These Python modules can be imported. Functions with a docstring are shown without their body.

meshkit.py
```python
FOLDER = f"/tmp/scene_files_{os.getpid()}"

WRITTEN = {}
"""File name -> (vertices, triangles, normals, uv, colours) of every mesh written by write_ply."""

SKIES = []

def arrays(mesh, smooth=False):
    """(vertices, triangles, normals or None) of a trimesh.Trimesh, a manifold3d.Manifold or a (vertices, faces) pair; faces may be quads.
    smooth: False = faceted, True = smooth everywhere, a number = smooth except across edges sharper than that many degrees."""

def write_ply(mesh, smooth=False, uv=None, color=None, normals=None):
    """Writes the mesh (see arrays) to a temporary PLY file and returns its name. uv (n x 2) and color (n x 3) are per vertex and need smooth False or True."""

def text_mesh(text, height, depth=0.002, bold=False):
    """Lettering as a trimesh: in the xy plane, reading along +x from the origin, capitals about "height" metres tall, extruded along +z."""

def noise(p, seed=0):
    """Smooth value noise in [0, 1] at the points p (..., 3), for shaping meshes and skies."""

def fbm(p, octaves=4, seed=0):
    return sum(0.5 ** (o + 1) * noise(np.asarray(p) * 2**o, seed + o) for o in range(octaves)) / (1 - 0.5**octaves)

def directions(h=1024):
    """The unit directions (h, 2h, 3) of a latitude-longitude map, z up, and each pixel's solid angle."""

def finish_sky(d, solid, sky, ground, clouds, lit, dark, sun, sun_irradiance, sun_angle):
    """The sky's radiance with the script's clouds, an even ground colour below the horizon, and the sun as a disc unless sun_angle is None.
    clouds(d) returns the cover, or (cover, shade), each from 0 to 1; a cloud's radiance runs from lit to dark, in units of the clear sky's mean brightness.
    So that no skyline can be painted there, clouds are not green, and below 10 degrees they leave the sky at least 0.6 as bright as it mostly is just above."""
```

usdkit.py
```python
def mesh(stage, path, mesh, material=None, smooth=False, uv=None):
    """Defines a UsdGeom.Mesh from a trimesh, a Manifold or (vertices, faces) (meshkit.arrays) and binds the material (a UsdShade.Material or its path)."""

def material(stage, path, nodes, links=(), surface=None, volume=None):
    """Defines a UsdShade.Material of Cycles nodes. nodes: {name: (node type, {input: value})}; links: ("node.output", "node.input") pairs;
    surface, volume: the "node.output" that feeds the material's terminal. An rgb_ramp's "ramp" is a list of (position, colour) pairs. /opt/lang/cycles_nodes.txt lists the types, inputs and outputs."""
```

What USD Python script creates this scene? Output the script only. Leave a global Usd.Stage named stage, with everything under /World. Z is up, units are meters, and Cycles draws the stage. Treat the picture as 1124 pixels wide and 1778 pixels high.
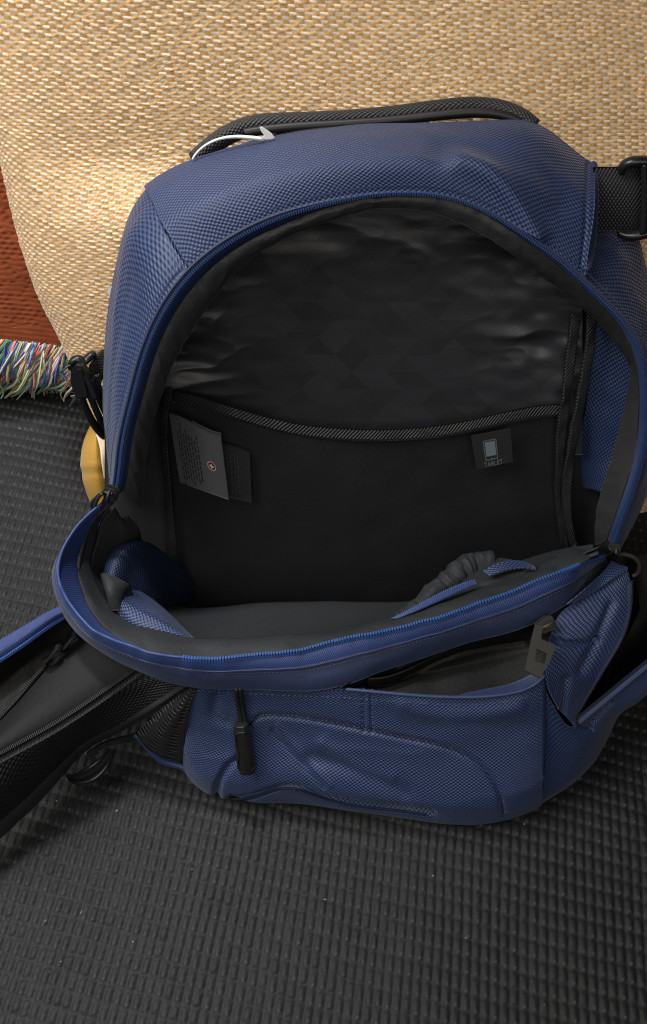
import math, random
import numpy as np, trimesh, usdkit, meshkit
from scipy.interpolate import CubicSpline, PchipInterpolator
from scipy.spatial import cKDTree
from pxr import Usd, UsdGeom, UsdLux, UsdShade, Gf, Sdf, Vt

stage = Usd.Stage.CreateInMemory()
UsdGeom.SetStageUpAxis(stage, 'Z'); UsdGeom.SetStageMetersPerUnit(stage, 1.0)
world = UsdGeom.Xform.Define(stage, '/World')
rng = np.random.default_rng(7); random.seed(7)

# ------------------------------------------------------------------ camera
W, H, F = 1124.0, 1778.0, 1604.0
PITCH = math.radians(55)
C = np.array([0, 0, .78])
FW = np.array([0, math.cos(PITCH), -math.sin(PITCH)]); RT = np.array([1., 0, 0]); UP = np.array([0, math.sin(PITCH), math.cos(PITCH)])
cam = UsdGeom.Camera.Define(stage, '/World/camera')
cam.CreateHorizontalApertureAttr(24.0); cam.CreateFocalLengthAttr(24.0 * F / W)
cam.CreateClippingRangeAttr(Gf.Vec2f(.02, 100)); cam.CreateExposureAttr(0.0)
m4 = np.eye(4); m4[0, :3] = RT; m4[1, :3] = UP; m4[2, :3] = -FW; m4[3, :3] = C
cam.AddTransformOp().Set(Gf.Matrix4d(*m4.ravel().tolist()))

# ------------------------------------------------------------------ lamps
def aim(prim, pos, target):
    pos, target = np.array(pos, float), np.array(target, float)
    z = pos - target; z /= np.linalg.norm(z)
    x = np.cross([0, 0, 1.], z); x /= np.linalg.norm(x); y = np.cross(z, x)
    m = np.eye(4); m[0, :3] = x; m[1, :3] = y; m[2, :3] = z; m[3, :3] = pos
    UsdGeom.Xformable(prim).AddTransformOp().Set(Gf.Matrix4d(*m.ravel().tolist()))
def rect(name, pos, target, w, h, inten, color):
    l = UsdLux.RectLight.Define(stage, '/World/' + name)
    l.CreateWidthAttr(w); l.CreateHeightAttr(h); l.CreateIntensityAttr(inten); l.CreateColorAttr(Gf.Vec3f(*color))
    aim(l, pos, target); return l
def spot(name, pos, target, radius, inten, color, cone, soft):
    l = UsdLux.SphereLight.Define(stage, '/World/' + name)
    l.CreateRadiusAttr(radius); l.CreateIntensityAttr(inten); l.CreateColorAttr(Gf.Vec3f(*color)); l.CreateNormalizeAttr(True)
    sh = UsdLux.ShapingAPI.Apply(l.GetPrim()); sh.CreateShapingConeAngleAttr(cone); sh.CreateShapingConeSoftnessAttr(soft)
    aim(l, pos, target); return l
rect('window_light', (-1.35, .35, 1.95), (0, .5, .2), 1.4, 1.4, 7.6, (1, .975, .94))
rect('front_fill', (.05, -1.0, 1.75), (0, .5, .2), 1.6, 1.2, 2.2, (1, .95, .89))  # added fill from the front that lightens the bag interior, no real source
spot('ceiling_lamp', (-.35, 1.5, 3.2), (-.91, .43, 0), .16, 105.0, (.98, .98, 1), 16.7, .045)

# ------------------------------------------------------------------ placing: the backpack leans back by LEAN; d is the distance in front of its back panel
LEAN = math.radians(23); BY = .45
BN = np.array([0, -math.cos(LEAN), math.sin(LEAN)]); BU = np.array([0, math.sin(LEAN), math.cos(LEAN)]); BO = np.array([0, BY, 0.])
def ray(x, y): return FW * F + RT * (x - W / 2) - UP * (y - H / 2)
def B(x, y, d):
    r = ray(x, y); return C + r * ((d - (C - BO) @ BN) / (r @ BN))
def G(x, y, z):
    r = ray(x, y); return C + r * ((z - C[2]) / r[2])
def Yp(x, y, yy):
    r = ray(x, y); return C + r * ((yy - C[1]) / r[1])
def project(p):
    q = np.asarray(p) - C; k = F / (q @ FW)
    return np.stack([W / 2 + (q @ RT) * k, H / 2 - (q @ UP) * k], -1)
def cB(pts, d): # curve on the back-panel family of planes; d a number or one per point, or third coordinate
    dd = np.interp(np.linspace(0, 1, len(pts)), np.linspace(0, 1, np.size(d)), np.ravel(d))
    return np.array([B(p[0], p[1], p[2] if len(p) > 2 else k) for p, k in zip(pts, dd)])
def cG(pts, z):
    zz = np.interp(np.linspace(0, 1, len(pts)), np.linspace(0, 1, np.size(z)), np.ravel(z))
    return np.array([G(p[0], p[1], p[2] if len(p) > 2 else k) for p, k in zip(pts, zz)])

# ------------------------------------------------------------------ mesh helpers
def resample(c, n, smooth=True):
    c = np.asarray(c, float); s = np.r_[0, np.cumsum(np.linalg.norm(np.diff(c, axis=0), axis=1))]; s /= s[-1]
    t = np.linspace(0, 1, n)
    if smooth and len(c) > 2: return PchipInterpolator(s, c)(t) if len(c) < 4 else CubicSpline(s, c)(t)
    return np.stack([np.interp(t, s, c[:, k]) for k in range(3)], 1)
def loft(curves, nu, nv, smooth=True):
    g = np.stack([resample(c, nu) for c in curves])
    s = np.linspace(0, 1, len(curves)); t = np.linspace(0, 1, nv)
    return (PchipInterpolator(s, g)(t) if smooth and len(curves) > 2 else np.stack([np.stack([np.interp(t, s, g[:, i, k]) for k in range(3)], 1) for i in range(nu)], 1))
def normals(g):
    du = np.gradient(g, axis=1); dv = np.gradient(g, axis=0); n = np.cross(du, dv)
    n /= np.linalg.norm(n, axis=-1, keepdims=True) + 1e-12
    flip = np.sign(((C - g) * n).sum(-1).mean()); return n * (flip if flip else 1)
def guv(g):
    du = np.linalg.norm(np.diff(g, axis=1), axis=-1).mean(0); dv = np.linalg.norm(np.diff(g, axis=0), axis=-1).mean(1)
    u = np.r_[0, np.cumsum(du)]; v = np.r_[0, np.cumsum(dv)]
    return np.stack(np.broadcast_arrays(u[None, :], v[:, None]), -1)
def wrinkle(g, amp, freq, seed=0, octaves=3, ridge=False, mask=None, stretch=(1, 1)):
    uv = guv(g); p = np.stack([uv[..., 0] * freq / stretch[0], uv[..., 1] * freq / stretch[1], np.full(uv.shape[:2], seed * 3.7)], -1)
    h = meshkit.fbm(p, octaves, seed) - .5
    if ridge: h = .35 - np.abs(h) * 2.2
    if mask is not None: h = h * mask
    return g + normals(g) * (h * amp * 2)[..., None]
def groove(g, line, depth, width, smooth=True):
    """presses a seam along a photo-space line into the sheet"""
    l = np.array(line, float); l3 = resample(np.c_[l, np.zeros(len(l))], 160, smooth)[:, :2]
    d = cKDTree(l3).query(project(g.reshape(-1, 3)))[0].reshape(g.shape[:2])
    return g - normals(g) * (depth * np.exp(-(d / width) ** 2))[..., None]
def gridfaces(nv, nu):
    i, j = np.meshgrid(np.arange(nv - 1), np.arange(nu - 1), indexing='ij'); a = (i * nu + j).ravel()
    return np.stack([a, a + 1, a + nu + 1, a + nu], 1)
taken = {}
def path_of(parent, name):
    base = str(parent) if parent else '/World'
    k = taken.get((base, name), 0); taken[(base, name)] = k + 1
    return f'{base}/{name}' + (f'_{k:03d}' if k else '')
def fin(p, label=None, kind=None):
    if label: p.SetCustomDataByKey('label', label)
    if kind: p.SetCustomDataByKey('kind', kind)
def obj(name, mesh, mat, parent, smooth=35, uv=None, label=None, kind=None, color=None):
    pth = path_of(parent, name); m = usdkit.mesh(stage, pth, mesh, mat, smooth=smooth, uv=uv)
    if color is not None:
        UsdGeom.PrimvarsAPI(m).CreatePrimvar('tint', Sdf.ValueTypeNames.Color3fArray, 'vertex').Set(Vt.Vec3fArray.FromNumpy(np.asarray(color, np.float32)))
    fin(m.GetPrim(), label, kind); return pth
def sheet(name, g, mat, parent, thick=.0012, label=None, swap=False, color=None, kind=None, uvoff=(0, 0), uvs=(1, 1)):
    """a cloth sheet with two faces and a rim"""
    nv, nu = g.shape[:2]; n = normals(g); uv = (guv(g).reshape(-1, 2) + np.array(uvoff)) * np.array(uvs)
    if swap: uv = uv[:, ::-1]
    f = gridfaces(nv, nu)
    if ((np.cross(g[0, 1] - g[0, 0], g[1, 0] - g[0, 0])) @ n[0, 0]) < 0: f = f[:, ::-1]
    v = g.reshape(-1, 3)
    if thick > 0:
        k = nv * nu; b = v - n.reshape(-1, 3) * thick
        ring = np.r_[np.arange(nu), np.arange(1, nv) * nu + nu - 1, (nv - 1) * nu + np.arange(nu - 2, -1, -1), np.arange(nv - 2, 0, -1) * nu]
        r2 = np.roll(ring, -1); rim = np.stack([ring, ring + k, r2 + k, r2], 1)
        v = np.vstack([v, b]); f = np.vstack([f, f[:, ::-1] + k, rim]); uv = np.vstack([uv, uv])
        if color is not None: color = np.vstack([color, color])
    return obj(name, (v, f), mat, parent, smooth=True, uv=uv, label=label, color=color, kind=kind)
def frames(c):
    t = np.gradient(c, axis=0); t /= np.linalg.norm(t, axis=1, keepdims=True) + 1e-12; return t
def tube(c, r, sides=10, n=None, flat=1.0, ref=None, smooth=True):
    """a round or flattened rod along a curve; ref is the direction of the wide axis"""
    c = resample(c, n or max(12, len(c) * 6), smooth); t = frames(c); k = len(c)
    ref = np.broadcast_to(np.array(ref if ref is not None else BN, float), (k, 3))
    a = ref - t * (ref * t).sum(1, keepdims=True); a /= np.linalg.norm(a, axis=1, keepdims=True) + 1e-9; b = np.cross(t, a)
    rr = np.interp(np.linspace(0, 1, k), np.linspace(0, 1, np.size(r)), np.ravel(r))
    ang = np.arange(sides) * 2 * np.pi / sides
    v = c[:, None] + rr[:, None, None] * (np.cos(ang)[None, :, None] * a[:, None] * 1 + np.sin(ang)[None, :, None] * b[:, None] * flat)
    i, j = np.meshgrid(np.arange(k - 1), np.arange(sides), indexing='ij')
    q = np.stack([i * sides + j, i * sides + (j + 1) % sides, (i + 1) * sides + (j + 1) % sides, (i + 1) * sides + j], -1).reshape(-1, 4)
    q = np.vstack([q[:, [0, 1, 2]], q[:, [0, 2, 3]]])
    v = np.vstack([v.reshape(-1, 3), c[:1], c[-1:]]); e = k * sides
    j = np.arange(sides); q = np.vstack([q, np.stack([np.full(sides, e), (j + 1) % sides, j], 1), np.stack([np.full(sides, e + 1), (k - 1) * sides + j, (k - 1) * sides + (j + 1) % sides], 1)])
    m = trimesh.Trimesh(v, q, process=False)
    if m.volume < 0: m.invert()
    return m
def cat(ms): return trimesh.util.concatenate(ms)
def slab(pts, thick, nrm=None, bevel=.0006):
    """a plate whose outline is a closed 3D polygon (flat), thickened backwards, with a chamfered front edge"""
    from shapely.geometry import Polygon
    p = np.asarray(pts, float); o = p.mean(0)
    n = nrm if nrm is not None else np.cross(p[1] - p[0], p[2] - p[1]); n = n / np.linalg.norm(n)
    if n @ (C - o) < 0: n = -n
    x = p[1] - p[0]; x -= n * (x @ n); x /= np.linalg.norm(x); y = np.cross(n, x)
    poly = Polygon(np.stack([(p - o) @ x, (p - o) @ y], 1)).buffer(0)
    ms = []
    for q, z0, z1 in ((poly, -thick, -bevel), (poly.buffer(-bevel), -bevel - .0001, 0.0)):
        for gm in getattr(q, 'geoms', [q]):
            if gm.is_empty: continue
            e = trimesh.creation.extrude_polygon(gm, z1 - z0, engine='earcut'); e.apply_translation([0, 0, z0]); ms.append(e)
    m = cat(ms); v = m.vertices; m.vertices = o + v[:, :1] * x + v[:, 1:2] * y + v[:, 2:] * n
    return m
def teeth(c, n, size, off=0.0, wide=None, alt=0.0):
    """zipper teeth: small chamfered blocks set across the curve"""
    c = resample(c, n); t = frames(c); out = []
    w = np.broadcast_to(np.array(BN if wide is None else wide, float), c.shape)
    for i in range(n):
        b = trimesh.creation.box(size); v = b.vertices.copy()
        far = v[:, 2] > 0; v[far, :2] *= .72
        a = w[i] - t[i] * (w[i] @ t[i]); a /= np.linalg.norm(a); s = np.cross(t[i], a)
        o = c[i] + a * off + s * (alt if i % 2 else -alt)
        out.append((o + v[:, :1] * t[i] + v[:, 1:2] * s + v[:, 2:] * a, b.faces))
    k = 0; V = []; Fc = []
    for v, f in out: V.append(v); Fc.append(f + k); k += len(v)
    return trimesh.Trimesh(np.vstack(V), np.vstack(Fc), process=False)
def stitches(c, n, size=(.0022, .0006, .0005), wide=None):
    return teeth(c, n, size, wide=wide)
def thing(name, label, category, at=(0, 0, 0)):
    x = UsdGeom.Xform.Define(stage, path_of(None, name)); p = x.GetPrim()
    p.SetCustomDataByKey('label', label); p.SetCustomDataByKey('category', category); return str(p.GetPath())

# ------------------------------------------------------------------ materials
L = '/World/Looks/'
def plain(name, col, rough=.5, spec=.5, bump=0, scale=400, sheen=0, var=.15):
    nodes = {'tc': ('texture_coordinate', {}), 'n': ('noise_texture', {'scale': scale, 'detail': 3.}), 'n2': ('noise_texture', {'scale': 18., 'detail': 3.}),
             'mx': ('mix_float', {}), 'r': ('rgb_ramp', {'ramp': [(.25, tuple(c * (1 - var) for c in col)), (.75, tuple(min(1, c * (1 + var)) for c in col))]}),
             'p': ('principled_bsdf', {'roughness': rough, 'specular_ior_level': spec, 'sheen_weight': sheen, 'sheen_roughness': .4})}
    links = [('tc.object', 'n.vector'), ('tc.object', 'n2.vector'), ('n.fac', 'mx.a'), ('n2.fac', 'mx.b'), ('mx.result', 'r.fac'), ('r.color', 'p.base_color')]
    if bump:
        nodes['b'] = ('bump', {'strength': 1., 'distance': bump}); links += [('n.fac', 'b.height'), ('b.normal', 'p.normal')]
    return usdkit.material(stage, L + name, nodes, links, surface='p.BSDF')
def weave(name, hi, lo, pu, pv, rough=.5, dist=.0006, spec=.5, sheen=0, jit=.0006, sharp=1.0, diag=False):
    tau = 2 * math.pi
    nodes = {'uv': ('texture_coordinate', {}), 'n': ('noise_texture', {'scale': 60., 'detail': 2.}), 'js': ('vector_math', {'math_type': 'scale', 'scale': jit * 4}),
             'add': ('vector_math', {'math_type': 'add'}), 's': ('separate_xyz', {}),
             'mu': ('math', {'math_type': 'multiply', 'value2': tau / pu}), 'mv': ('math', {'math_type': 'multiply', 'value2': tau / pv}),
             'su': ('math', {'math_type': 'sine'}), 'sv': ('math', {'math_type': 'sine'}), 'pr': ('math', {'math_type': 'multiply'}),
             'h': ('math', {'math_type': 'multiply_add', 'value2': .5, 'value3': .5}),
             'n2': ('noise_texture', {'scale': 900., 'detail': 2.}), 'hv': ('math', {'math_type': 'multiply_add', 'value2': .35}),
             'r': ('rgb_ramp', {'ramp': [(.28, lo), (.95, hi)]}),
             'b': ('bump', {'strength': 1., 'distance': dist}),
             'p': ('principled_bsdf', {'roughness': rough, 'specular_ior_level': spec, 'sheen_weight': sheen, 'sheen_roughness': .35})}
    links = [('uv.UV', 'n.vector'), ('n.color', 'js.vector1'), ('uv.UV', 'add.vector1'), ('js.vector', 'add.vector2'), ('add.vector', 's.vector'),
             ('s.x', 'mu.value1'), ('s.y', 'mv.value1'), ('mv.value', 'sv.value1'), ('su.value', 'pr.value1'), ('sv.value', 'pr.value2'), ('pr.value', 'h.value1'),
             ('uv.UV', 'n2.vector'), ('n2.fac', 'hv.value1'), ('h.value', 'hv.value3'), ('hv.value', 'r.fac'), ('r.color', 'p.base_color'), ('h.value', 'b.height'), ('b.normal', 'p.normal')]
    if diag:
        nodes['dg'] = ('math', {'math_type': 'add'}); links += [('mu.value', 'dg.value1'), ('mv.value', 'dg.value2'), ('dg.value', 'su.value1')]
        links = [l for l in links if l[1] != 'pr.value2']; nodes['pr'] = ('math', {'math_type': 'multiply', 'value2': 1.})
    else: links += [('mu.value', 'su.value1')]
    return usdkit.material(stage, L + name, nodes, links, surface='p.BSDF')
def tinted(name, rough=.7, spec=.3, sheen=0, bump=.0002, scale=900):
    return usdkit.material(stage, L + name, {'a': ('attribute', {'attribute': 'tint'}), 'tc': ('texture_coordinate', {}), 'n': ('noise_texture', {'scale': float(scale), 'detail': 3.}),
        'v': ('math', {'math_type': 'multiply_add', 'value2': .7, 'value3': .65}), 'mc': ('vector_math', {'math_type': 'scale'}),
        'b': ('bump', {'strength': 1., 'distance': bump}), 'p': ('principled_bsdf', {'roughness': rough, 'specular_ior_level': spec, 'sheen_weight': sheen, 'sheen_roughness': .4})},
        [('tc.object', 'n.vector'), ('n.fac', 'v.value1'), ('a.color', 'mc.vector1'), ('v.value', 'mc.scale'), ('mc.vector', 'p.base_color'), ('n.fac', 'b.height'), ('b.normal', 'p.normal')], surface='p.BSDF')
BLUE = weave('blue_nylon', (.032, .062, .178), (.0028, .006, .021), .0042, .0031, rough=.5, dist=.0005, spec=.55, sheen=.15)
BLUE2 = weave('blue_nylon_fine', (.031, .058, .168), (.0026, .0055, .019), .0037, .0028, rough=.5, dist=.0005, spec=.55, sheen=.15)
SHADEBLUE = weave('blue_nylon_shaded', (.019, .034, .085), (.003, .006, .018), .0036, .0027, rough=.5, dist=.0005)  # darker copy of the nylon; shade of the inner fold painted into its colour
BAND = weave('blue_binding', (.032, .046, .115), (.020, .030, .075), .0016, .0016, rough=.5, dist=.00015, spec=.4, sheen=.2, diag=True)
TAPE = weave('blue_zip_tape', (.024, .050, .185), (.014, .030, .115), .0016, .0022, rough=.5, dist=.0002, sheen=.2, diag=True)
TOOTH = plain('blue_zip_teeth', (.04, .10, .31), .35, .5)
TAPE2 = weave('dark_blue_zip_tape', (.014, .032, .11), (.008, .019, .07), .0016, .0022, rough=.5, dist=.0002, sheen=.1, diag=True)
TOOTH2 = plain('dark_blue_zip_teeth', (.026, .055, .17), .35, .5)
BLKWEAVE = weave('black_webbing', (.020, .020, .022), (.003, .003, .003), .0042, .0026, rough=.5, dist=.0006, sheen=.1)
BLKTWILL = weave('black_twill_tape', (.013, .013, .0145), (.0085, .0085, .0095), .0030, .0030, rough=.5, dist=.0005, diag=True)
BLKMESH = weave('black_mesh_cloth', (.016, .016, .018), (.002, .002, .002), .0060, .0052, rough=.55, dist=.001)
FACING = plain('dark_facing', (.030, .031, .034), .5, .45, bump=.0003, scale=500)
GREYLIN = plain('grey_lining', (.026, .028, .031), .65, .25, bump=.0003, scale=300)
DARKLIN = plain('pocket_lining', (.0045, .0045, .0044), .6, .3, bump=.0003, scale=300)
SLEEVE = plain('sleeve_lining', (.012, .0125, .0145), .6, .3, bump=.0002, scale=300)
BLKPLASTIC = plain('black_plastic', (.012, .012, .013), .32, .5, bump=.00008, scale=600)
BLKTOOTH = plain('black_zip_teeth', (.007, .007, .0075), .5, .25)
WINGLIN = plain('wing_lining', (.0085, .0085, .0095), .65, .2, bump=.0003, scale=300)
RUBBER = plain('black_rubber', (.012, .012, .012), .34, .5)
METAL = usdkit.material(stage, L + 'gunmetal', {'p': ('principled_bsdf', {'base_color': (.055, .053, .047), 'metallic': .3, 'roughness': .45})}, surface='p.BSDF')
GUN = usdkit.material(stage, L + 'dark_painted_metal', {'p': ('principled_bsdf', {'base_color': (.035, .034, .032), 'metallic': .3, 'roughness': .35})}, surface='p.BSDF')
WHITE = plain('white_plastic', (.72, .72, .70), .35, .5, var=.03)
SATIN = plain('satin_label', (.085, .085, .09), .4, .6, bump=.0001, scale=700, var=.05)
LABEL2 = plain('dark_label', (.020, .021, .023), .5, .4, var=.05)
INK = plain('faded_print', (.012, .012, .013), .6, .3)
PRINT = plain('grey_print', (.10, .11, .125), .6, .3, var=.04)
SCREEN = plain('icon_grey', (.15, .18, .21), .6, .3, var=.04)
PINK = plain('emblem_pink', (.42, .22, .20), .5, .4, var=.04)
MAROON = plain('emblem_dark', (.05, .012, .012), .5, .4, var=.04)
PALE = plain('emblem_white', (.5, .47, .46), .5, .4, var=.04)
MUSTARD = plain('mustard_cotton', (.44, .25, .045), .75, .25, bump=.0003, scale=500, sheen=.2, var=.1)
WOVEN = tinted('woven_yarn', .75, .2, sheen=.15, bump=.0004, scale=1100)
QUILT = tinted('quilted_polyester', .62, .3, sheen=0, bump=.0004, scale=900)
YARN = tinted('fringe_yarn', .7, .25, sheen=.2, bump=.0003, scale=1500)
RUST = tinted('rust_cotton', .85, .15, sheen=.2, bump=.0004, scale=900)
SEAT = plain('dark_upholstery', (.02, .02, .022), .8, .2)
# slippery black lining with tone-on-tone triangles
def liner():
    tau = 2 * math.pi
    n = {'uv': ('texture_coordinate', {}), 's': ('separate_xyz', {})}
    l = [('uv.UV', 's.vector')]
    # triangle lattice: v rows, and two slanted families; the parity of their cells gives up and down triangles
    def fam(k, a, b):
        n[k + 'a'] = ('math', {'math_type': 'multiply', 'value2': a}); n[k + 'b'] = ('math', {'math_type': 'multiply', 'value2': b})
        n[k] = ('math', {'math_type': 'add'}); n[k + 'f'] = ('math', {'math_type': 'floor'})
        l.extend([('s.x', k + 'a.value1'), ('s.y', k + 'b.value1'), (k + 'a.value', k + '.value1'), (k + 'b.value', k + '.value2'), (k + '.value', k + 'f.value1')])
    fam('q', 36., 33.); fam('w', -36., 33.); fam('e', 0., 66.)
    n['cx'] = ('combine_xyz', {}); n['wn'] = ('white_noise_texture', {'dimensions': '3D'})
    l += [('qf.value', 'cx.x'), ('wf.value', 'cx.y'), ('ef.value', 'cx.z'), ('cx.vector', 'wn.vector')]
    n['r'] = ('rgb_ramp', {'ramp': [(0, (.0235, .024, .0275)), (1, (.0285, .0295, .035))]}); n['rr'] = ('map_range', {'to_min': .40, 'to_max': .46})
    n['nz'] = ('noise_texture', {'scale': 700., 'detail': 2.}); n['b'] = ('bump', {'strength': .6, 'distance': .0002})
    n['p'] = ('principled_bsdf', {'specular_ior_level': .55})
    l += [('wn.value', 'r.fac'), ('r.color', 'p.base_color'), ('wn.value', 'rr.value'), ('rr.result', 'p.roughness'), ('uv.UV', 'nz.vector'), ('nz.fac', 'b.height'), ('b.normal', 'p.normal')]
    return usdkit.material(stage, L + 'patterned_lining', n, l, surface='p.BSDF')
LINER = liner()
def perforated():
    n = {'uv': ('texture_coordinate', {}), 'm': ('mapping', {'scale': (1 / .0042, 1 / .0058, 1)}), 'v': ('voronoi_texture', {'scale': 1., 'randomness': .25}),
         'r': ('rgb_ramp', {'ramp': [(.22, (.001, .001, .001)), (.34, (.015, .015, .016))]}), 'hr': ('map_range', {'from_min': .15, 'from_max': .4, 'clamp': True}), 'b': ('bump', {'strength': 1., 'distance': .001}),
         'p': ('principled_bsdf', {'roughness': .5})}
    return usdkit.material(stage, L + 'perforated_mesh', n, [('uv.UV', 'm.vector'), ('m.vector', 'v.vector'), ('v.distance', 'r.fac'), ('r.color', 'p.base_color'), ('v.distance', 'hr.value'), ('hr.result', 'b.height'), ('b.normal', 'p.normal')], surface='p.BSDF')
PERF = perforated()

# ------------------------------------------------------------------ the setting: sofa seat and sofa back under the covers
def box(lo, hi): 
    b = trimesh.creation.box(np.subtract(hi, lo)); b.apply_translation(np.add(lo, hi) / 2); return b
p = obj('sofa_seat', box((-.75, -.1, -.2), (.75, .95, -.016)), SEAT, None, False, kind='structure')
sb = box((-.75, .0, -.014), (.75, .12, .9)); v = sb.vertices; v[:, 1] += .86 + v[:, 2] * .2; sb.vertices = v
obj('sofa_back', sb, SEAT, None, False, kind='structure')

# ------------------------------------------------------------------ waffle quilted cover on the seat
st = .0014
xs = np.arange(-.50, .50, st); ys = np.arange(.04, .80, st)
X, Y = np.meshgrid(xs, ys)
warp = (meshkit.fbm(np.stack([X * 5, Y * 5, X * 0 + 2], -1), 3, 3) - .5)
warp2 = (meshkit.fbm(np.stack([X * 6, Y * 6, X * 0 + 9], -1), 3, 5) - .5)
ca, sa = math.cos(math.radians(8)), math.sin(math.radians(8))
U = X * ca - Y * sa + warp * .012; V = X * sa + Y * ca + warp2 * .012 + X * .13
cu, cv = U / .0074, V / .0128
iu = np.floor(cu); fu = cu - iu; fv = cv - np.floor(cv); iv = np.floor(cv)
hsh = lambda a, b, s: (np.sin(a * 12.9898 + b * 78.233 + s * 37.7) * 43758.5453) % 1
rib = np.sin(np.pi * fu) ** .62
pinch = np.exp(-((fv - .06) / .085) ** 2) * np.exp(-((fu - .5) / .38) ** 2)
swell = .5 + .5 * np.sin(np.pi * np.clip(fv * .9 + .08, 0, 1)) 
hgt = .0026 * rib * swell * (.9 + .2 * hsh(iu, iv, 1)) - .0017 * pinch
dot = np.exp(-((fv - .21) / .06) ** 2 - ((fu - .5) / .13) ** 2) * (hsh(iu, iv, 2) > .2)
hgt += .0007 * dot + .00022 * np.sin(fv * 2 * np.pi * 6 + hsh(iu, iv, 3) * 6) * rib
Z = hgt - .0035 + (meshkit.fbm(np.stack([X * 7 + 3, Y * 5, X * 0], -1), 3, 11) - .5) * .012
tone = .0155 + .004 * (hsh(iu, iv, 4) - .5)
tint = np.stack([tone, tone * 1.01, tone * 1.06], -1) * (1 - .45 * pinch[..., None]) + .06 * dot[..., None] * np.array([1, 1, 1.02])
k = thing('blanket', 'charcoal grey waffle quilted sofa cover spread flat under the backpack', 'blanket')
sp = []
for i in range(26):
    x, y = rng.uniform(-.36, .34), rng.uniform(.09, .26) if i % 3 else rng.uniform(.5, .68)
    a = rng.uniform(0, 6.28); l_ = rng.uniform(.0006, .0022); sp.append(tube(np.array([[x, y, .0005], [x + l_ * .5 * math.cos(a), y + l_ * .5 * math.sin(a), .0014], [x + l_ * math.cos(a + .6), y + l_ * math.sin(a + .6), .0006]]), rng.uniform(.00018, .0004), 5, 6))
obj('lint', cat(sp), plain('pale_lint', (.45, .44, .42), .8, .2), k, True, kind='stuff', label='pale specks of lint on the cover')
obj('quilted_cover', (np.stack([X, Y, Z], -1).reshape(-1, 3), gridfaces(*X.shape)), QUILT, k, True, color=tint.reshape(-1, 3))

# ------------------------------------------------------------------ woven cushion behind the backpack
k = thing('cushion', 'large tan and cream woven cushion that the open backpack leans on', 'cushion')
rows = []
for py, xl, dl in ((-170, -120, -.088), (-60, -90, -.09), (60, -60, -.09), (180, -25, -.09), (275, 0, -.09), (400, 30, -.09), (500, 62, -.09), (605, 112, -.092), (700, 150, -.092), (800, 180, -.09), (895, 205, -.088)):
    fall = np.clip((py - 500) / 400, 0, 1) ** 2
    mid = ([-.045, -.042, -.042, -.042, -.05] if py < 360 else [-.034, -.022, -.020, -.022, -.034]) if py < 850 else [-.05, -.045, -.045, -.045, -.05]
    dy = 12 * (py > 850)
    rows.append(cB([(xl + 42, py - 4, -.165), (xl + 8, py, -.125), (xl, py, dl), (xl + 25, py + dy, -.062 - .02 * fall)] +
                   [(x, py + dy * (1 + i * .2), m - .05 * fall) for i, (x, m) in enumerate(zip((xl + 120, 430, 700, 950, 1124), mid))] + [(1330, py + dy * 2, -.06)], 0))
rows.append(cB([(260, 890, -.165), (255, 900, -.13), (250, 915, -.10)] + [(x, 925, -.105) for x in (300, 380, 480, 700, 950, 1124)] + [(1330, 925, -.11)], 0))
rows = rows[::-1]
gc = loft(rows, 200, 150)
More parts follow.
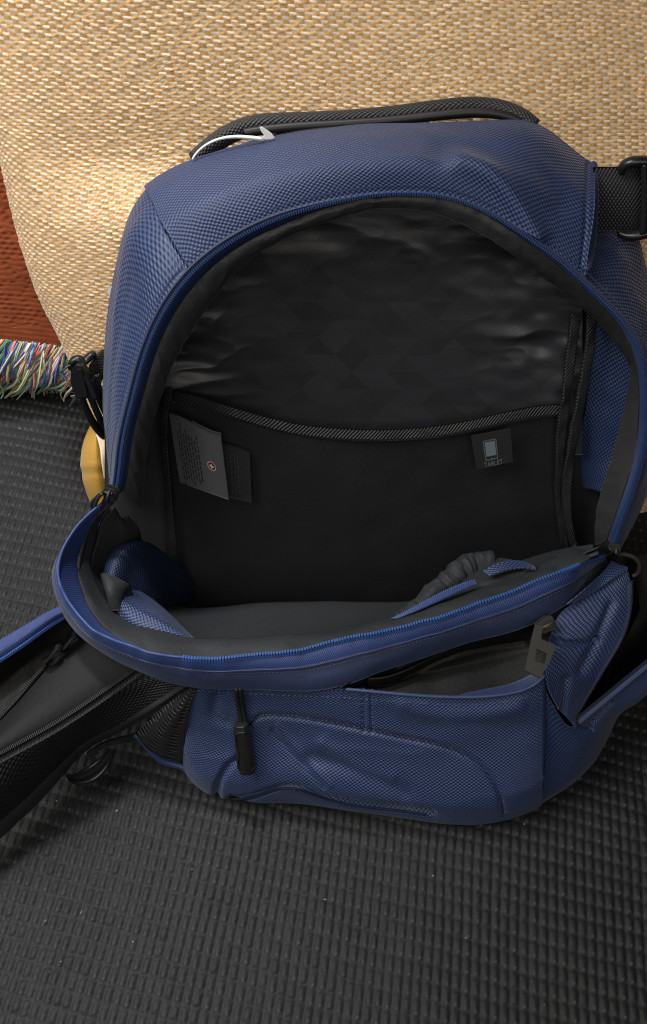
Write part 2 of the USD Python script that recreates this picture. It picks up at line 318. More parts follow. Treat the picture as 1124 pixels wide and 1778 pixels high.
# resample to an even, fine mesh
uv0 = guv(gc); nu, nv = int(uv0[0, -1, 0] / .00105), int(uv0[-1, 0, 1] / .00062)
fu_, fv_ = np.linspace(0, 199, nu), np.linspace(0, 149, nv)
from scipy.ndimage import map_coordinates
A, Bq = np.meshgrid(fv_, fu_, indexing='ij')
gf = np.stack([map_coordinates(gc[..., q], [A, Bq], order=1) for q in range(3)], -1)
gn = np.stack([map_coordinates(normals(gc)[..., q], [A, Bq], order=1) for q in range(3)], -1)
uv = guv(gf); U, V = uv[..., 0], uv[..., 1]
U = U + (meshkit.fbm(np.stack([U * 14, V * 14, U * 0], -1), 2, 21) - .5) * .006; V = V + (meshkit.fbm(np.stack([U * 9, V * 9, U * 0 + 4], -1), 3, 22) - .5) * .012
PU, PV = .0116, .0025
iv = np.floor(V / PV); fv = V / PV - iv
cu = U / PU + .5 * (iv % 2) + .10 * hsh(iv, iv * 0, 5); iu = np.floor(cu * 2); fu = cu * 2 - iu
white = (iu % 2) == 0
jit = hsh(iu, iv, 6)
tilt = (fu - .5) * np.where(white, .75, -.8)
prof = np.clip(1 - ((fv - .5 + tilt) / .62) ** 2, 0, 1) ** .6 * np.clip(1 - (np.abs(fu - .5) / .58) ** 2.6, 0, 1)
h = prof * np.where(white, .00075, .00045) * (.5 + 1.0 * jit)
strand = .00018 * np.sin((fv + tilt) * 2 * np.pi * 3)
gf = gf + gn * (h + strand * prof)[..., None]
wc, oc = np.array([.87, .685, .49]), np.array([.71, .42, .165])
tt = (jit - .5)[..., None]
col = np.where(white[..., None], wc * (1 + .25 * tt), oc * (1 + .35 * tt + np.array([0, -.06, -.1]) * (hsh(iu, iv, 8)[..., None] > .7)))
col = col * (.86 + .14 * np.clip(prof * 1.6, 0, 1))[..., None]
f = gridfaces(*gf.shape[:2])
if np.cross(gf[50, 51] - gf[50, 50], gf[51, 50] - gf[50, 50]) @ gn[50, 50] < 0: f = f[:, ::-1]
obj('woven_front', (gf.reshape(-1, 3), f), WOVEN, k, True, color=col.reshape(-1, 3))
# back of the cushion closes it

bk = gc[::10, ::8].copy(); dd = (bk - BO) @ BN; bk = bk - BN * (dd + .165)[..., None] - BN * (.05 * np.sin(np.linspace(0, np.pi, bk.shape[1]))[None, :, None])
obj('cushion_back', (bk.reshape(-1, 3), gridfaces(*bk.shape[:2])), MUSTARD, k, True)
g = loft([cB([(158, 737), (140, 800), (148, 850), (163, 885)], [-.085, -.07, -.065, -.06]), cB([(168, 745), (166, 800), (172, 850), (182, 880)], [-.07, -.05, -.045, -.045]), cB([(172, 748), (200, 810), (215, 850), (220, 880)], [-.08, -.075, -.075, -.07])], 40, 24)
uvp = guv(g); g = g + normals(g) * (.0005 * np.exp(-((project(g)[..., 1] - 807) / 5) ** 2) - .0007 * np.exp(-((project(g)[..., 1] - 822) / 6) ** 2))[..., None]
sheet('side_panel', g, MUSTARD, k, .002, label='mustard yellow side panel at the lower corner')
g = loft([cB([(163, 742), (176, 790), (182, 832)], [-.07, -.045, -.04]), cB([(172, 745), (190, 790), (195, 835)], [-.07, -.05, -.045])], 20, 6)
sheet('edge_binding', g, plain('cream_binding', (.72, .55, .40), .7, .3), k, .0015, label='pale cream edge strip beside the yellow panel')

# ------------------------------------------------------------------ rust throw with fringe
k = thing('throw', 'rust orange woven throw with a multicoloured yarn fringe beside the cushion', 'throw')
g = loft([np.array([Yp(x, y, .715) for x, y in ((-150, 580), (-60, 586), (0, 591), (60, 598), (130, 607), (230, 617))]),
          np.array([Yp(x, y, .735) for x, y in ((-150, 480), (-60, 484), (0, 490), (60, 494), (130, 500), (230, 510))]),
          np.array([Yp(x, y, .79) for x, y in ((-180, 180), (-60, 184), (0, 190), (60, 190), (130, 190), (230, 190))])], 260, 260)
g = wrinkle(g, .004, 9, 31)
uv = guv(g); U, V = uv[..., 0], uv[..., 1]
r = np.floor(V / .0052); fr = V / .0052 - r; cu = U / .0085 + .5 * (r % 2) + .3 * hsh(r, r * 0, 9); iu = np.floor(cu); fu = cu - iu
pit = np.exp(-((fr - .5) / .22) ** 2 - ((fu - .5) / .28) ** 2) * (hsh(iu, r, 12) > .4) * (V > .018)
g = g + normals(g) * (-.0011 * pit + .00012 * np.sin(V / .0009))[..., None]
col = np.array([.31, .075, .028]) * (1 + .25 * (hsh(iu, r, 13) - .5)[..., None]) * (1 - .3 * pit[..., None])
sheet('throw_cloth', g, RUST, k, .002, color=col.reshape(-1, 3))
pal = np.array([(.75, .72, .62), (.05, .13, .42), (.55, .16, .12), (.18, .42, .22), (.62, .48, .18), (.16, .25, .55), (.80, .55, .48), (.08, .10, .16), (.42, .5, .30), (.72, .30, .2), (.3, .5, .6)])
ms, cols = [], []
for i in range(800):
    x = rng.uniform(-70, 175); base = Yp(x, 594 + .1 * x + rng.uniform(-6, 10), .7135 - rng.uniform(0, .006))
    if rng.random() < .15: base = base - np.array([0, .004, .012])
    ln = rng.uniform(.6, 1.12); tip = G(x + rng.normal(-34, 26) * ln, 676 + .02 * x + rng.normal(0, 10) - (1.12 - ln) * 60, .006 + rng.uniform(0, .006))
    midp = base * .5 + tip * .5 + np.array([rng.normal(0, .006), -.010 - rng.uniform(0, .012), rng.uniform(0, .012)])
    c = np.array([base, base * .78 + midp * .22 + np.array([0, -.006, .002]), midp, midp * .4 + tip * .6 + np.array([rng.normal(0, .003), 0, .003]), tip])
    cc = pal[rng.integers(len(pal))]; r_ = rng.uniform(.0005, .0010)
    for q in range(2):
        off = np.array([math.cos(q * 3.1 + i), 0, math.sin(q * 3.1 + i)]) * r_ * .8
        m = tube(c + off, [r_, r_, r_ * 1.1, r_ * .9, r_ * .5], 5, n=11); ms.append(m); cols.append(np.tile((cc * .98 + cc.mean() * .06) * rng.uniform(.75, 1.15), (len(m.vertices), 1)))
m = cat(ms); obj('fringe', m, YARN, k, True, color=np.vstack(cols), kind='stuff', label='tangled multicoloured yarn fringe along the hem')

# ------------------------------------------------------------------ backpack
K = thing('backpack', 'navy blue nylon backpack standing open with its front zipped down', 'backpack')
ZIPL = [(193, 862, .10), (197, 845, .10), (206, 770, .095), (222, 695, .09), (243, 615, .085), (280, 530, .08), (328, 466, .075)]
ZIPT = [(328, 466, .075), (378, 424, .072), (430, 393, .070), (490, 368, .068), (560, 350, .066), (690, 333, .064), (790, 343, .066), (890, 390, .070), (960, 437, .074), (1015, 484, .078)]
ZIPR = [(1015, 484, .078), (1060, 528, .082), (1098, 574, .086), (1120, 630, .09), (1126, 700, .092), (1118, 790, .096), (1098, 860, .10), (1068, 945, .10)]
# left side
g = loft([cB([(192, 868), (186, 800), (180, 740), (178, 660), (184, 580), (195, 490), (210, 410), (228, 362), (252, 326)], [.03, .01, 0, 0, 0, 0, 0, 0, 0]),
          cB([(193, 866), (192, 800), (190, 740), (194, 660), (205, 580), (222, 490), (245, 410), (268, 385), (275, 345)], [.075, .06, .055, .05, .05, .045, .045, .045, .03]),
          cB(ZIPL + [(332, 462, .074)], 0)], 150, 46)
g = wrinkle(g, .0035, 22, 2, stretch=(2.2, .8)); g = groove(g, [(275, 330), (288, 385), (312, 425), (335, 462)], .004, 5)
sheet('side_panel', g, BLUE, K, .0015, label='left side panel of the main compartment', uvs=(1, .36))
# top
g = loft([cB([(252, 326), (310, 289), (380, 262), (450, 241), (540, 224), (680, 213), (830, 211), (925, 213), (980, 246), (1032, 284)], 0),
          cB([(266, 352), (325, 314), (392, 288), (460, 266), (546, 249), (682, 238), (822, 238), (918, 250), (975, 290), (1034, 335)], .034),
          cB([(282, 388), (340, 350), (405, 322), (470, 300), (552, 282), (685, 270), (812, 275), (908, 300), (970, 345), (1030, 390)], .056),
          cB(ZIPT, 0)], 260, 70)
uvt = guv(g)
g = wrinkle(g, .004, 14, 5, stretch=(1.8, 1)); g = groove(g, [(800, 275), (860, 310), (900, 360), (930, 410)], -.006, 20); g = groove(g, [(770, 262), (850, 255), (940, 290), (980, 350)], .003, 26)
g = groove(g, [(1020, 284), (1018, 380), (1010, 462)], .0015, 3)
sheet('top_panel', g, BLUE, K, .0015)
# right side
g = loft([cB([(1033, 400), (1106, 406), (1122, 460), (1140, 545), (1152, 640), (1150, 740), (1134, 820), (1108, 890), (1078, 950)], [0, 0, 0, 0, 0, 0, .01, .02, .04]),
          cB([(1028, 440), (1085, 470), (1112, 520), (1136, 590), (1146, 670), (1146, 750), (1130, 830), (1106, 890), (1076, 950)], [.04, .04, .045, .05, .05, .055, .06, .065, .07]),
          cB(ZIPR, 0)], 150, 40)
g = wrinkle(g, .004, 22, 8, stretch=(1, 1)); sheet('side_panel', g, BLUE, K, .0015, label='right side panel of the main compartment', uvs=(1, .6))
sg = np.moveaxis(g, 0, 0)
g0 = cB([(1031, 284), (1033, 340), (1030, 400), (1018, 470)], [.002, .025, .045, .075])
obj('seam_piping', tube(g0, .0028, 10, 40), BAND, K, True)
# back panel of the bag (padding between lining and cushion)
g = loft([cB([(192, 872), (600, 885), (1078, 950)], -.004), cB([(180, 740), (600, 740), (1148, 740)], -.006), cB([(196, 500), (600, 500), (1130, 520)], -.006), cB([(256, 330), (600, 222), (1030, 290)], -.004)], 40, 40)
sheet('back_panel', g, BLKWEAVE, K, .012)
# lower back
g = loft([cB([(192, 870), (600, 885), (1078, 950)], -.004), cG([(192, 1010), (600, 1000), (1060, 1000)], .0)], 30, 16)
sheet('back_panel', g, BLKWEAVE, K, .004, label='lower back panel')

# zipper round the opening (rear half)
zc = resample(cB(ZIPL + ZIPT[1:] + ZIPR[1:], 0), 400)
ctr = B(650, 640, .04)
inward = ctr - zc; inward -= BN * (inward @ BN)[:, None]; inward /= np.linalg.norm(inward, axis=1, keepdims=True)
wL = np.interp(np.linspace(0, 1, 400), [0, .25, .36, .45, .55, .62, .8, 1], [.010, .011, .009, .002, .002, .005, .006, .007])[:, None]
g = np.stack([zc + BN * .001, zc + BN * .0015 + inward * wL * .5, zc + inward * wL - BN * .003])
g = loft(list(g), 400, 9)
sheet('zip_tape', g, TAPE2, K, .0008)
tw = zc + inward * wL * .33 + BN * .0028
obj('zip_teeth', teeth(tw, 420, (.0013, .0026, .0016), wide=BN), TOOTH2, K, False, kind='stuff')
edge = zc + BN * .0022
obj('seam_piping', tube(edge, [.0011] * 12 + [.0009, .0006, .0004, .0004, .0004, .0006, .0009] + [.0011] * 16, 8, 400), BAND, K, True)

obj('stitching', stitches(zc - inward * .0045 + BN * .0006, 300, wide=BN), plain('seam_thread', (.03, .045, .12), .5, .4), K, False, kind='stuff')
# dark facing behind the zipper
FIN = [(246, 880, .088), (250, 850, .088), (258, 770, .084), (276, 700, .08), (298, 640, .076), (335, 572, .070), (385, 502, .066), (450, 440, .064), (540, 394, .062), (690, 362, .060), (790, 384, .061), (880, 434, .063), (955, 492, .056), (1034, 556, .06), (1068, 598, .064), (1092, 634, .068), (1088, 690, .070), (1080, 730, .072), (1064, 790, .074), (1050, 835, .076), (1036, 945, .08)]
g = loft([zc + inward * wL - BN * .002, (zc + inward * wL) * .5 + resample(cB(FIN, 0), 400) * .5 + BN * .001, cB(FIN, 0)], 300, 28)
g = wrinkle(g, .0018, 30, 12, stretch=(1.2, 1)); g = wrinkle(g, .0008, 75, 13, 3, ridge=True, stretch=(.7, 1.6))
sheet('facing', g, FACING, K, .001)
# inside of right side wall: unlined blue cloth
g = loft([cB([(1040, 540), (1028, 620), (1018, 700), (1008, 790), (1012, 850)], .012), cB([(1075, 570), (1070, 640), (1058, 720), (1040, 800), (1030, 850)], .020), cB([(1112, 600), (1112, 660), (1100, 730), (1080, 800), (1060, 860)], .032)], 80, 40)
g = wrinkle(g, .005, 18, 15); sheet('side_lining', g, BLUE, K, .001, label='blue cloth wall showing inside at the right')
g = loft([cB([(1008, 500), (985, 640), (985, 850), (1000, 1060)], .010), cB([(1050, 560), (1040, 700), (1030, 850), (1040, 1060)], .006), cB([(1110, 580), (1130, 700), (1100, 850), (1070, 960)], .018)], 30, 20)
sheet('side_lining', g, FACING, K, .001)
g = loft([cB([(182, 870), (182, 740), (215, 520), (300, 380)], .008), cB([(240, 1000), (240, 740), (270, 560), (330, 400)], .012), cB([(310, 1060), (300, 740), (320, 560), (380, 420)], .008)], 30, 20)
sheet('side_lining', g, FACING, K, .001)
# lining of the back wall
g = loft([cB([(285, y), (330, y), (480, y), (640, y), (800, y), (930, y), (1012, y)], [.018, .012, .008, .008, .008, .012, .02]) for y in (355, 460, 560, 650, 730, 790)], 300, 200)
pq = project(g); ed = np.clip(np.exp(-((pq[..., 0] - 320) / 90) ** 2) * np.exp(-((pq[..., 1] - 600) / 130) ** 2) * 1.6 + np.exp(-((pq[..., 0] - 950) / 90) ** 2) * np.exp(-((pq[..., 1] - 590) / 130) ** 2) * 1.6 + .45 * np.exp(-((pq[..., 1] - 420) / 60) ** 2) + .07, 0, 1.5)
g = wrinkle(g, .0042, 17, 41, 3, ridge=True, mask=ed, stretch=(1.6, .7)); g = wrinkle(g, .0014, 44, 43, 2, ridge=True, mask=ed, stretch=(1.5, .8))
sheet('back_lining', g, LINER, K, .001)
# sleeve with webbing edge
WEB = [(284, 676), (330, 684), (420, 711), (520, 736), (600, 744), (700, 744), (800, 732), (890, 712), (984, 702)]
web_low = [(x + 2, y + 21) for x, y in WEB]
g = loft([cB(WEB, [.020, .026, .028, .028, .020]), cB([(285, 800), (340, 805), (600, 840), (800, 830), (990, 800)], [.018, .025, .028, .026, .018]), cB([(290, 1090), (600, 1090), (1000, 1090)], .03)], 160, 90)
g = wrinkle(g, .004, 12, 51); sheet('tablet_sleeve', g, SLEEVE, K, .0012)
g = loft([cB(WEB, [.0215, .0275, .0295, .0295, .0215]), cB(web_low, [.0225, .0295, .0315, .0315, .0225])], 200, 10)
g = wrinkle(g, .0012, 40, 52); s = sheet('sleeve_webbing', g, BLKTWILL, K, .0018)
obj('stitching', tube(cB([(x, y + 18) for x, y in WEB], [.0232, .0305, .0325, .0325, .0232]), .0005, 5, 90), BLKTOOTH, K, True)
# vertical bindings at the right of the sleeve
for a, b, c_, d_ in ((998, 983, 975, .030), (1022, 1010, 992, .034)):
    g = loft([cB([(a - 2, 515), (b - 6, 690), (c_ - 8, 800), (c_ + 4, 960)], [d_ - .012, d_, d_, d_]), cB([(a + 14, 515), (b + 9, 690), (c_ + 6, 800), (c_ + 16, 960)], [d_ - .012, d_ - .004, d_ - .004, d_])], 160, 10)
    g = wrinkle(g, .003, 60, int(a)); sheet('seam_binding', g, BLKTWILL, K, .0025, swap=True)
g = loft([cB([(286, 676), (278, 760), (300, 1000)], .03), cB([(300, 676), (290, 760), (312, 1000)], .03)], 60, 6)
g = wrinkle(g, .002, 60, 77); sheet('seam_binding', g, BLKTWILL, K, .002, swap=True)
# floor inside
sheet('base_lining', loft([cG([(230, 1010), (600, 1020), (1050, 1010)], .012), cG([(250, 1180), (600, 1250), (1000, 1180)], .012)], 20, 10), SLEEVE, K, .004)

# ---- labels: things drawn flat on small cloth tabs, mapped onto a quad given by its corners (top-left, top-right, bottom-right, bottom-left)
def quadmap(q, v, off=0.0):
    q = np.asarray(q); v = np.asarray(v); a, b = v[:, :1], v[:, 1:2]
    P = q[0] * (1 - a) * (1 - b) + q[1] * a * (1 - b) + q[2] * a * b + q[3] * (1 - a) * b
    n = np.cross(q[1] - q[0], q[3] - q[0]); n /= np.linalg.norm(n)
    if n @ (C - q[0]) < 0: n = -n
    return P + n * (v[:, 2:3] + off)
def flat(q, poly, th, off):
    from shapely.geometry import Polygon
    poly = Polygon(poly) if not hasattr(poly, 'exterior') else poly
    m = trimesh.creation.extrude_polygon(poly, th, engine='earcut'); m = m.subdivide() if False else m
    m.vertices = quadmap(q, m.vertices, off); m.fix_normals(); return m
from shapely.geometry import Polygon, Point, box as sbox
from shapely import affinity
rr_ = lambda x0, y0, x1, y1, r: sbox(x0 + r, y0 + r, x1 - r, y1 - r).buffer(r, quad_segs=4)
# tablet patch
q = np.array([B(818, 757, .0375), B(887, 744, .0375), B(891, 802, .0375), B(828, 815, .0375)])
tp = obj('tablet_patch', flat(q, rr_(0, 0, 1, 1, .04), .0012, -.001), LABEL2, K, False)
icon = rr_(.27, .14, .62, .74, .05); hole = rr_(.315, .20, .575, .62, .01)
icon = affinity.translate(icon, .0, .06); hole = affinity.translate(hole, 0, .06)
obj('icon_frame', flat(q, icon.difference(icon.buffer(-.028)), .0003, .0003), PRINT, tp, False)
obj('icon_screen', flat(q, hole, .0003, .0003), SCREEN, tp, False)
obj('icon_button', flat(q, Point(.445, .755).buffer(.02), .0003, .0003), PRINT, tp, False)
t = meshkit.text_mesh('TABLET', .125, .0003, bold=True); t.vertices[:, 0] *= .80 / 1.0; w_ = np.ptp(t.vertices[:, 0]); t.vertices[:, 0] *= .50 / w_
t.vertices[:, 0] += .22; t.vertices[:, 1] = .975 - t.vertices[:, 1]; t.vertices = quadmap(q, t.vertices, .0003); t.invert()
obj('lettering', t, PRINT, tp, False)
# satin care label, its right edge folded double
TLc, TRc, BRc, BLc = B(294, 718, .034), B(383, 755, .046), B(397, 868, .050), B(313, 838, .038)
g = loft([np.array([TLc, B(330, 732, .044), B(352, 744, .046), TRc]), np.array([B(303, 778, .036), B(336, 790, .046), B(364, 802, .049), B(390, 812, .048)]), np.array([BLc, B(340, 848, .046), B(368, 858, .05), BRc])], 40, 30)
lb = sheet('care_label', g, SATIN, K, .0007, label='grey satin label folded double with a small round emblem')
g2 = g[:, 18:] - BN * .004; obj('label_fold', (g2.reshape(-1, 3), gridfaces(*g2.shape[:2])), SATIN, lb, True)
def on_grid(g, a, b, off):
    nv, nu = g.shape[:2]; n = normals(g); A = np.clip(np.array([np.ravel(b) * (nv - 1), np.ravel(a) * (nu - 1)]), 0, [[nv - 1], [nu - 1]])
    return np.stack([map_coordinates(g[..., k] + n[..., k] * off, A, order=1) for k in range(3)], -1)
ms = []
for col_ in np.linspace(.14, .52, 8):
    b0 = rng.uniform(.08, .3)
    while b0 < rng.uniform(.82, .95):
        ln = rng.uniform(.03, .09)
        pts = on_grid(g, [col_, col_ + .018, col_ + .018, col_], [b0, b0, b0 + ln, b0 + ln], .0004)
        ms.append(trimesh.Trimesh(pts, [[0, 1, 2], [0, 2, 3]], process=False)); b0 += ln + .02
obj('small_print', cat(ms), INK, lb, False, kind='stuff')
def disc(g, a, b, ra, rb, off, inner=0.0, n=24):
    th = np.linspace(0, 2 * np.pi, n, endpoint=False)
    o = on_grid(g, a + ra * np.cos(th), b + rb * np.sin(th), off); i = on_grid(g, a + ra * inner * np.cos(th), b + rb * inner * np.sin(th), off)
    k = np.arange(n); k2 = (k + 1) % n
    return trimesh.Trimesh(np.vstack([o, i]), np.vstack([np.stack([k, k2, k2 + n], 1), np.stack([k, k2 + n, k + n], 1)]), process=False)
obj('emblem_ring', disc(g, .75, .55, .085, .075, .0005, .72), PINK, lb, False)
obj('emblem_field', disc(g, .75, .55, .062, .055, .0005, .0), MAROON, lb, False)
cr = []
for w1, w2 in ((.042, .012), (.015, .036)):
    cr.append(trimesh.Trimesh(on_grid(g, np.array([-w1, w1, w1, -w1]) + .75, np.array([-w2, -w2, w2, w2]) + .55, .0008 + .0002 * (w1 < .02)), [[0, 1, 2], [0, 2, 3]], process=False))
obj('emblem_cross', cat(cr), PALE, lb, False)
# second, darker label
g = loft([cB([(386, 770), (410, 776), (434, 786)], .0355), cB([(393, 862), (415, 868), (437, 872)], .037)], 20, 20)
lb = sheet('care_label', g, LABEL2, K, .0006, label='dark label with washing symbols beside the satin one')
ms = []
for col_ in (.12, .26, .40, .52):
    b0 = .15
    while b0 < .85:
        ln = rng.uniform(.03, .08); ms.append(trimesh.Trimesh(on_grid(g, [col_, col_ + .03, col_ + .03, col_], [b0, b0, b0 + ln, b0 + ln], .0004), [[0, 1, 2], [0, 2, 3]], process=False)); b0 += ln + .03
SYM = plain('label_symbol', (.055, .06, .065), .6, .3)
obj('small_print', cat(ms), SYM, lb, False, kind='stuff')
ms = []
for b0 in (.2, .36, .52, .66, .8):
    ms.append(disc(g, .76, b0, .10, .055, .0004, .72, 12 if b0 in (.36, .8) else 4))
obj('washing_symbols', cat(ms), LABEL2, lb, False)

# ---- front half that has fallen forward
zl = B(193, 862, .10)[2]; zr = B(1068, 945, .10)[2]
LIP = [(192, 866, zl), (152, 897, .190), (118, 940, .183), (102, 985, .176), (108, 1025, .170), (130, 1062, .165), (170, 1097, .160), (225, 1125, .156), (300, 1142, .153), (390, 1145, .151), (480, 1136, .151), (570, 1120, .153), (660, 1100, .156), (750, 1076, .160), (840, 1048, .166), (920, 1019, .173), (990, 988, .182), (1035, 969, zr + .002), (1064, 955, zr)]
BLO = [(186, 880), (142, 916), (106, 957), (91, 990), (97, 1040), (122, 1088), (165, 1128), (225, 1160), (310, 1184), (400, 1197), (490, 1201), (575, 1197), (660, 1168), (750, 1138), (840, 1112), (920, 1087), (985, 1052), (1035, 1010), (1064, 975)]
lip = resample(cG(LIP, 0), 400)
ls_ = np.linspace(0, 1, 400); env_ = np.sin(np.pi * ls_) ** .5
lip = lip + ((meshkit.fbm(np.stack([ls_ * 22, ls_ * 0, ls_ * 0], -1), 3, 61) - .5) * .006 * env_)[:, None] * np.array([0, -.3, .9]) + ((meshkit.fbm(np.stack([ls_ * 18, ls_ * 0 + 5, ls_ * 0], -1), 3, 62) - .5) * .005 * env_)[:, None] * np.array([0, 1., 0])
blo = cG([(x, y, z - .030) for (x, y), (_, _, z) in zip(BLO, LIP)], 0)
blo = resample(blo, 400)
t1 = lip + (blo - lip) * .36 + np.array([0, -.002, .002]); out = np.array([0, -.6, .8])
g = loft([lip, (lip + t1) / 2 + out * .001, t1], 400, 9); sheet('zip_tape', g, TAPE, K, .0012, label='zip tape along the lowered front edge')
g = loft([t1 - out * .0012, lip + (blo - lip) * .7 + out * .003, blo], 300, 16)
g = wrinkle(g, .004, 22, 61, stretch=(1.6, 1)); sheet('front_binding', g, BAND, K, .0015)
obj('zip_coil', tube((lip + np.array([0, 0, .0008]))[:150], .0011, 8, 200), TAPE, K, True)
obj('zip_teeth', teeth((lip + np.array([0, 0, .0012]))[140:], 175, (.0018, .0036, .0030), wide=(0, .25, 1)), TOOTH, K, False, kind='stuff')
obj('stitching', tube(t1 + out * .001, .0006, 6, 300), BAND, K, True)
obj('stitching', stitches(lip + (blo - lip) * .46 + out * .0034, 190, wide=(0, -.6, .8)), plain('band_thread', (.045, .065, .15), .5, .4), K, False, kind='stuff')
# inside: turned lining below the lip
I1 = [(199, 876, .184), (176, 905, .174), (166, 942, .160), (158, 980, .150), (166, 1012, .142), (186, 1042, .138), (218, 1070, .136), (265, 1092, .136), (330, 1108, .136), (400, 1112, .136), (480, 1106, .136), (570, 1096, .138), (660, 1078, .140), (750, 1052, .145), (830, 1024, .150), (910, 995, .158), (980, 968, .168), (1015, 958, .178), (1040, 950, .184)]
I2 = [(222, 893, .16), (245, 930, .13), (238, 960, .10), (245, 1000, .08), (270, 1030, .065), (310, 1052, .055), (360, 1056, .05), (430, 1050, .05), (500, 1046, .05), (600, 1044, .05), (700, 1044, .05), (760, 1034, .055), (820, 1005, .07), (880, 980, .09), (950, 960, .12), (1000, 950, .15), (1030, 945, .165)]
inner_tape = resample(cG(I1, 0), 400)
w = np.interp(np.linspace(0, 1, 400), [0, .12, .2, .3, .6, 1], [.55, .6, .35, .12, .08, .1])[:, None]
g = loft([lip - np.array([0, 0, .001]), lip * (1 - w) + inner_tape * w - np.array([0, 0, .003])], 300, 6); sheet('zip_tape', g, TAPE, K, .0008, label='inner face of the zip tape')
g = loft([lip * (1 - w) + inner_tape * w - np.array([0, 0, .002]), inner_tape * .6 + lip * .4 + np.array([0, 0, .002]), inner_tape], 360, 22)
g = wrinkle(g, .005, 24, 63, stretch=(1.2, 1)); sheet('front_facing', g, GREYLIN, K, .0012)
g = loft([inner_tape - np.array([0, 0, .004]), (inner_tape + resample(cG(I2, 0), 400)) / 2 - np.array([0, .004, .006]), cG(I2, 0)], 200, 40)
g = wrinkle(g, .003, 12, 65); sheet('front_padding', g, GREYLIN, K, .003)
# folds of the side gusset, left
def fold(curves, mat, name='side_gusset', amp=.003, fr=25, seed=1, **kw):
    g = loft([cG(c, 0) for c in curves], 70, 30); g = wrinkle(g, amp, fr, seed); return sheet(name, g, mat, K, .0012, **kw)
fold([[(212, 1012, .13), (250, 1030, .118), (300, 1070, .106), (356, 1118, .118)], [(206, 1038, .148), (232, 1056, .142), (285, 1086, .137), (352, 1118, .126)], [(198, 1056, .139), (220, 1080, .137), (270, 1100, .134), (345, 1124, .126)]], BLUE2, seed=3, amp=.002)
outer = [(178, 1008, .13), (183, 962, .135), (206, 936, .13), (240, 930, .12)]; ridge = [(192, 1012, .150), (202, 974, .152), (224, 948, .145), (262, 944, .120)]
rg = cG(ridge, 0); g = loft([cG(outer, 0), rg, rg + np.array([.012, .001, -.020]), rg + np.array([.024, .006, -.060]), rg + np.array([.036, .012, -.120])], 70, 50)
g = wrinkle(g, .004, 22, 4); sheet('side_gusset', g, SHADEBLUE, K, .0012, label='left gusset folded inward inside the opening')
fold([[(180, 1004, .135), (196, 1000, .152), (214, 1008, .15), (226, 1020, .13)], [(184, 1030, .14), (200, 1026, .155), (210, 1032, .150), (216, 1040, .14)], [(194, 1058, .135), (200, 1060, .142), (206, 1060, .142), (212, 1064, .136)]], GREYLIN, name='front_facing', seed=5)
# right: ruffled lining, half hidden blue strip
fold([[(700, 1070, .128), (770, 1020, .13), (810, 985, .13), (850, 972, .14), (905, 978, .15)], [(720, 1072, .15), (790, 1034, .152), (840, 1012, .155), (890, 996, .16), (930, 986, .165)], [(740, 1076, .146), (800, 1056, .148), (850, 1034, .152), (900, 1012, .156), (960, 986, .164)]], GREYLIN, name='front_facing', amp=.004, fr=30, seed=6)
c = resample(cG([(690, 1072, .128), (740, 1046, .134), (768, 1022, .136), (786, 1008, .137), (804, 992, .138), (826, 984, .138), (856, 984, .136), (880, 990, .132)], 0), 140)
tt_ = np.linspace(0, 1, 140); r_ = .0098 * (1 + .10 * np.sin(tt_ * 46 + 2.2 * np.sin(tt_ * 11)) ** 3) * np.interp(tt_, [0, .3, .7, 1], [.6, 1, 1.1, .9])
m = tube(c, r_, 28, 140); m.vertices = m.vertices + (meshkit.fbm(m.vertices * 110, 3, 4) - .5)[:, None] * np.array([.5, .6, 1.]) * .009; obj('ruffled_lining', m, GREYLIN, K, True)
g = loft([cG([(676, 1074, .150), (720, 1052, .154), (770, 1026, .158), (824, 1006, .162)], 0), cG([(690, 1074, .151), (730, 1058, .155), (778, 1036, .159), (828, 1014, .162)], 0)], 60, 6); sheet('zip_tape', g, TAPE, K, .001, label='light blue zip strip folded inside')
g = loft([cG([(838, 992, .162), (870, 976, .165), (905, 974, .165), (930, 984, .166)], 0), cG([(850, 1000, .163), (880, 990, .167), (908, 986, .167), (932, 990, .167)], 0)], 40, 8); sheet('side_gusset', g, BLUE2, K, .001)
fold([[(950, 985, .165), (965, 968, .168), (985, 955, .168), (998, 948, .165)], [(965, 992, .172), (985, 980, .178), (1005, 968, .18), (1018, 962, .178)], [(985, 992, .176), (1000, 984, .18), (1015, 974, .182), (1026, 966, .182)]], GREYLIN, name='front_facing', seed=9)

# ---- front face
FU = [(345, 1183, .120), (420, 1189, .120), (500, 1193, .120), (600, 1197, .121), (700, 1206, .121), (800, 1211, .121), (870, 1207, .123), (915, 1196, .126), (947, 1172, .132)]
FM = [(324, 1262, .072), (400, 1275, .074), (500, 1280, .076), (600, 1288, .078), (700, 1298, .079), (800, 1306, .080), (870, 1305, .081), (915, 1302, .082), (944, 1292, .083)]
FL = [(319, 1310, .036), (350, 1350, .034), (420, 1368, .034), (520, 1375, .035), (620, 1388, .036), (720, 1398, .036), (810, 1404, .038), (890, 1396, .042), (942, 1368, .048)]
FB = [(322, 1338, .012), (352, 1370, .012), (418, 1390, .012), (515, 1394, .012), (610, 1408, .012), (715, 1420, .013), (810, 1428, .014), (888, 1420, .018), (940, 1396, .024)]
FX = [(340, 1318, -.004), (365, 1345, -.004), (420, 1362, -.004), (515, 1368, -.004), (610, 1380, -.004), (715, 1390, -.004), (810, 1396, -.004), (880, 1388, -.004), (930, 1360, -.004)]
g = loft([cG(c, 0) for c in (FU, FM, FL, FB, FX)], 300, 130)
g = wrinkle(g, .003, 11, 71, stretch=(1.2, .9)); g = wrinkle(g, .0014, 24, 72, 2, ridge=True, stretch=(2.2, .8))
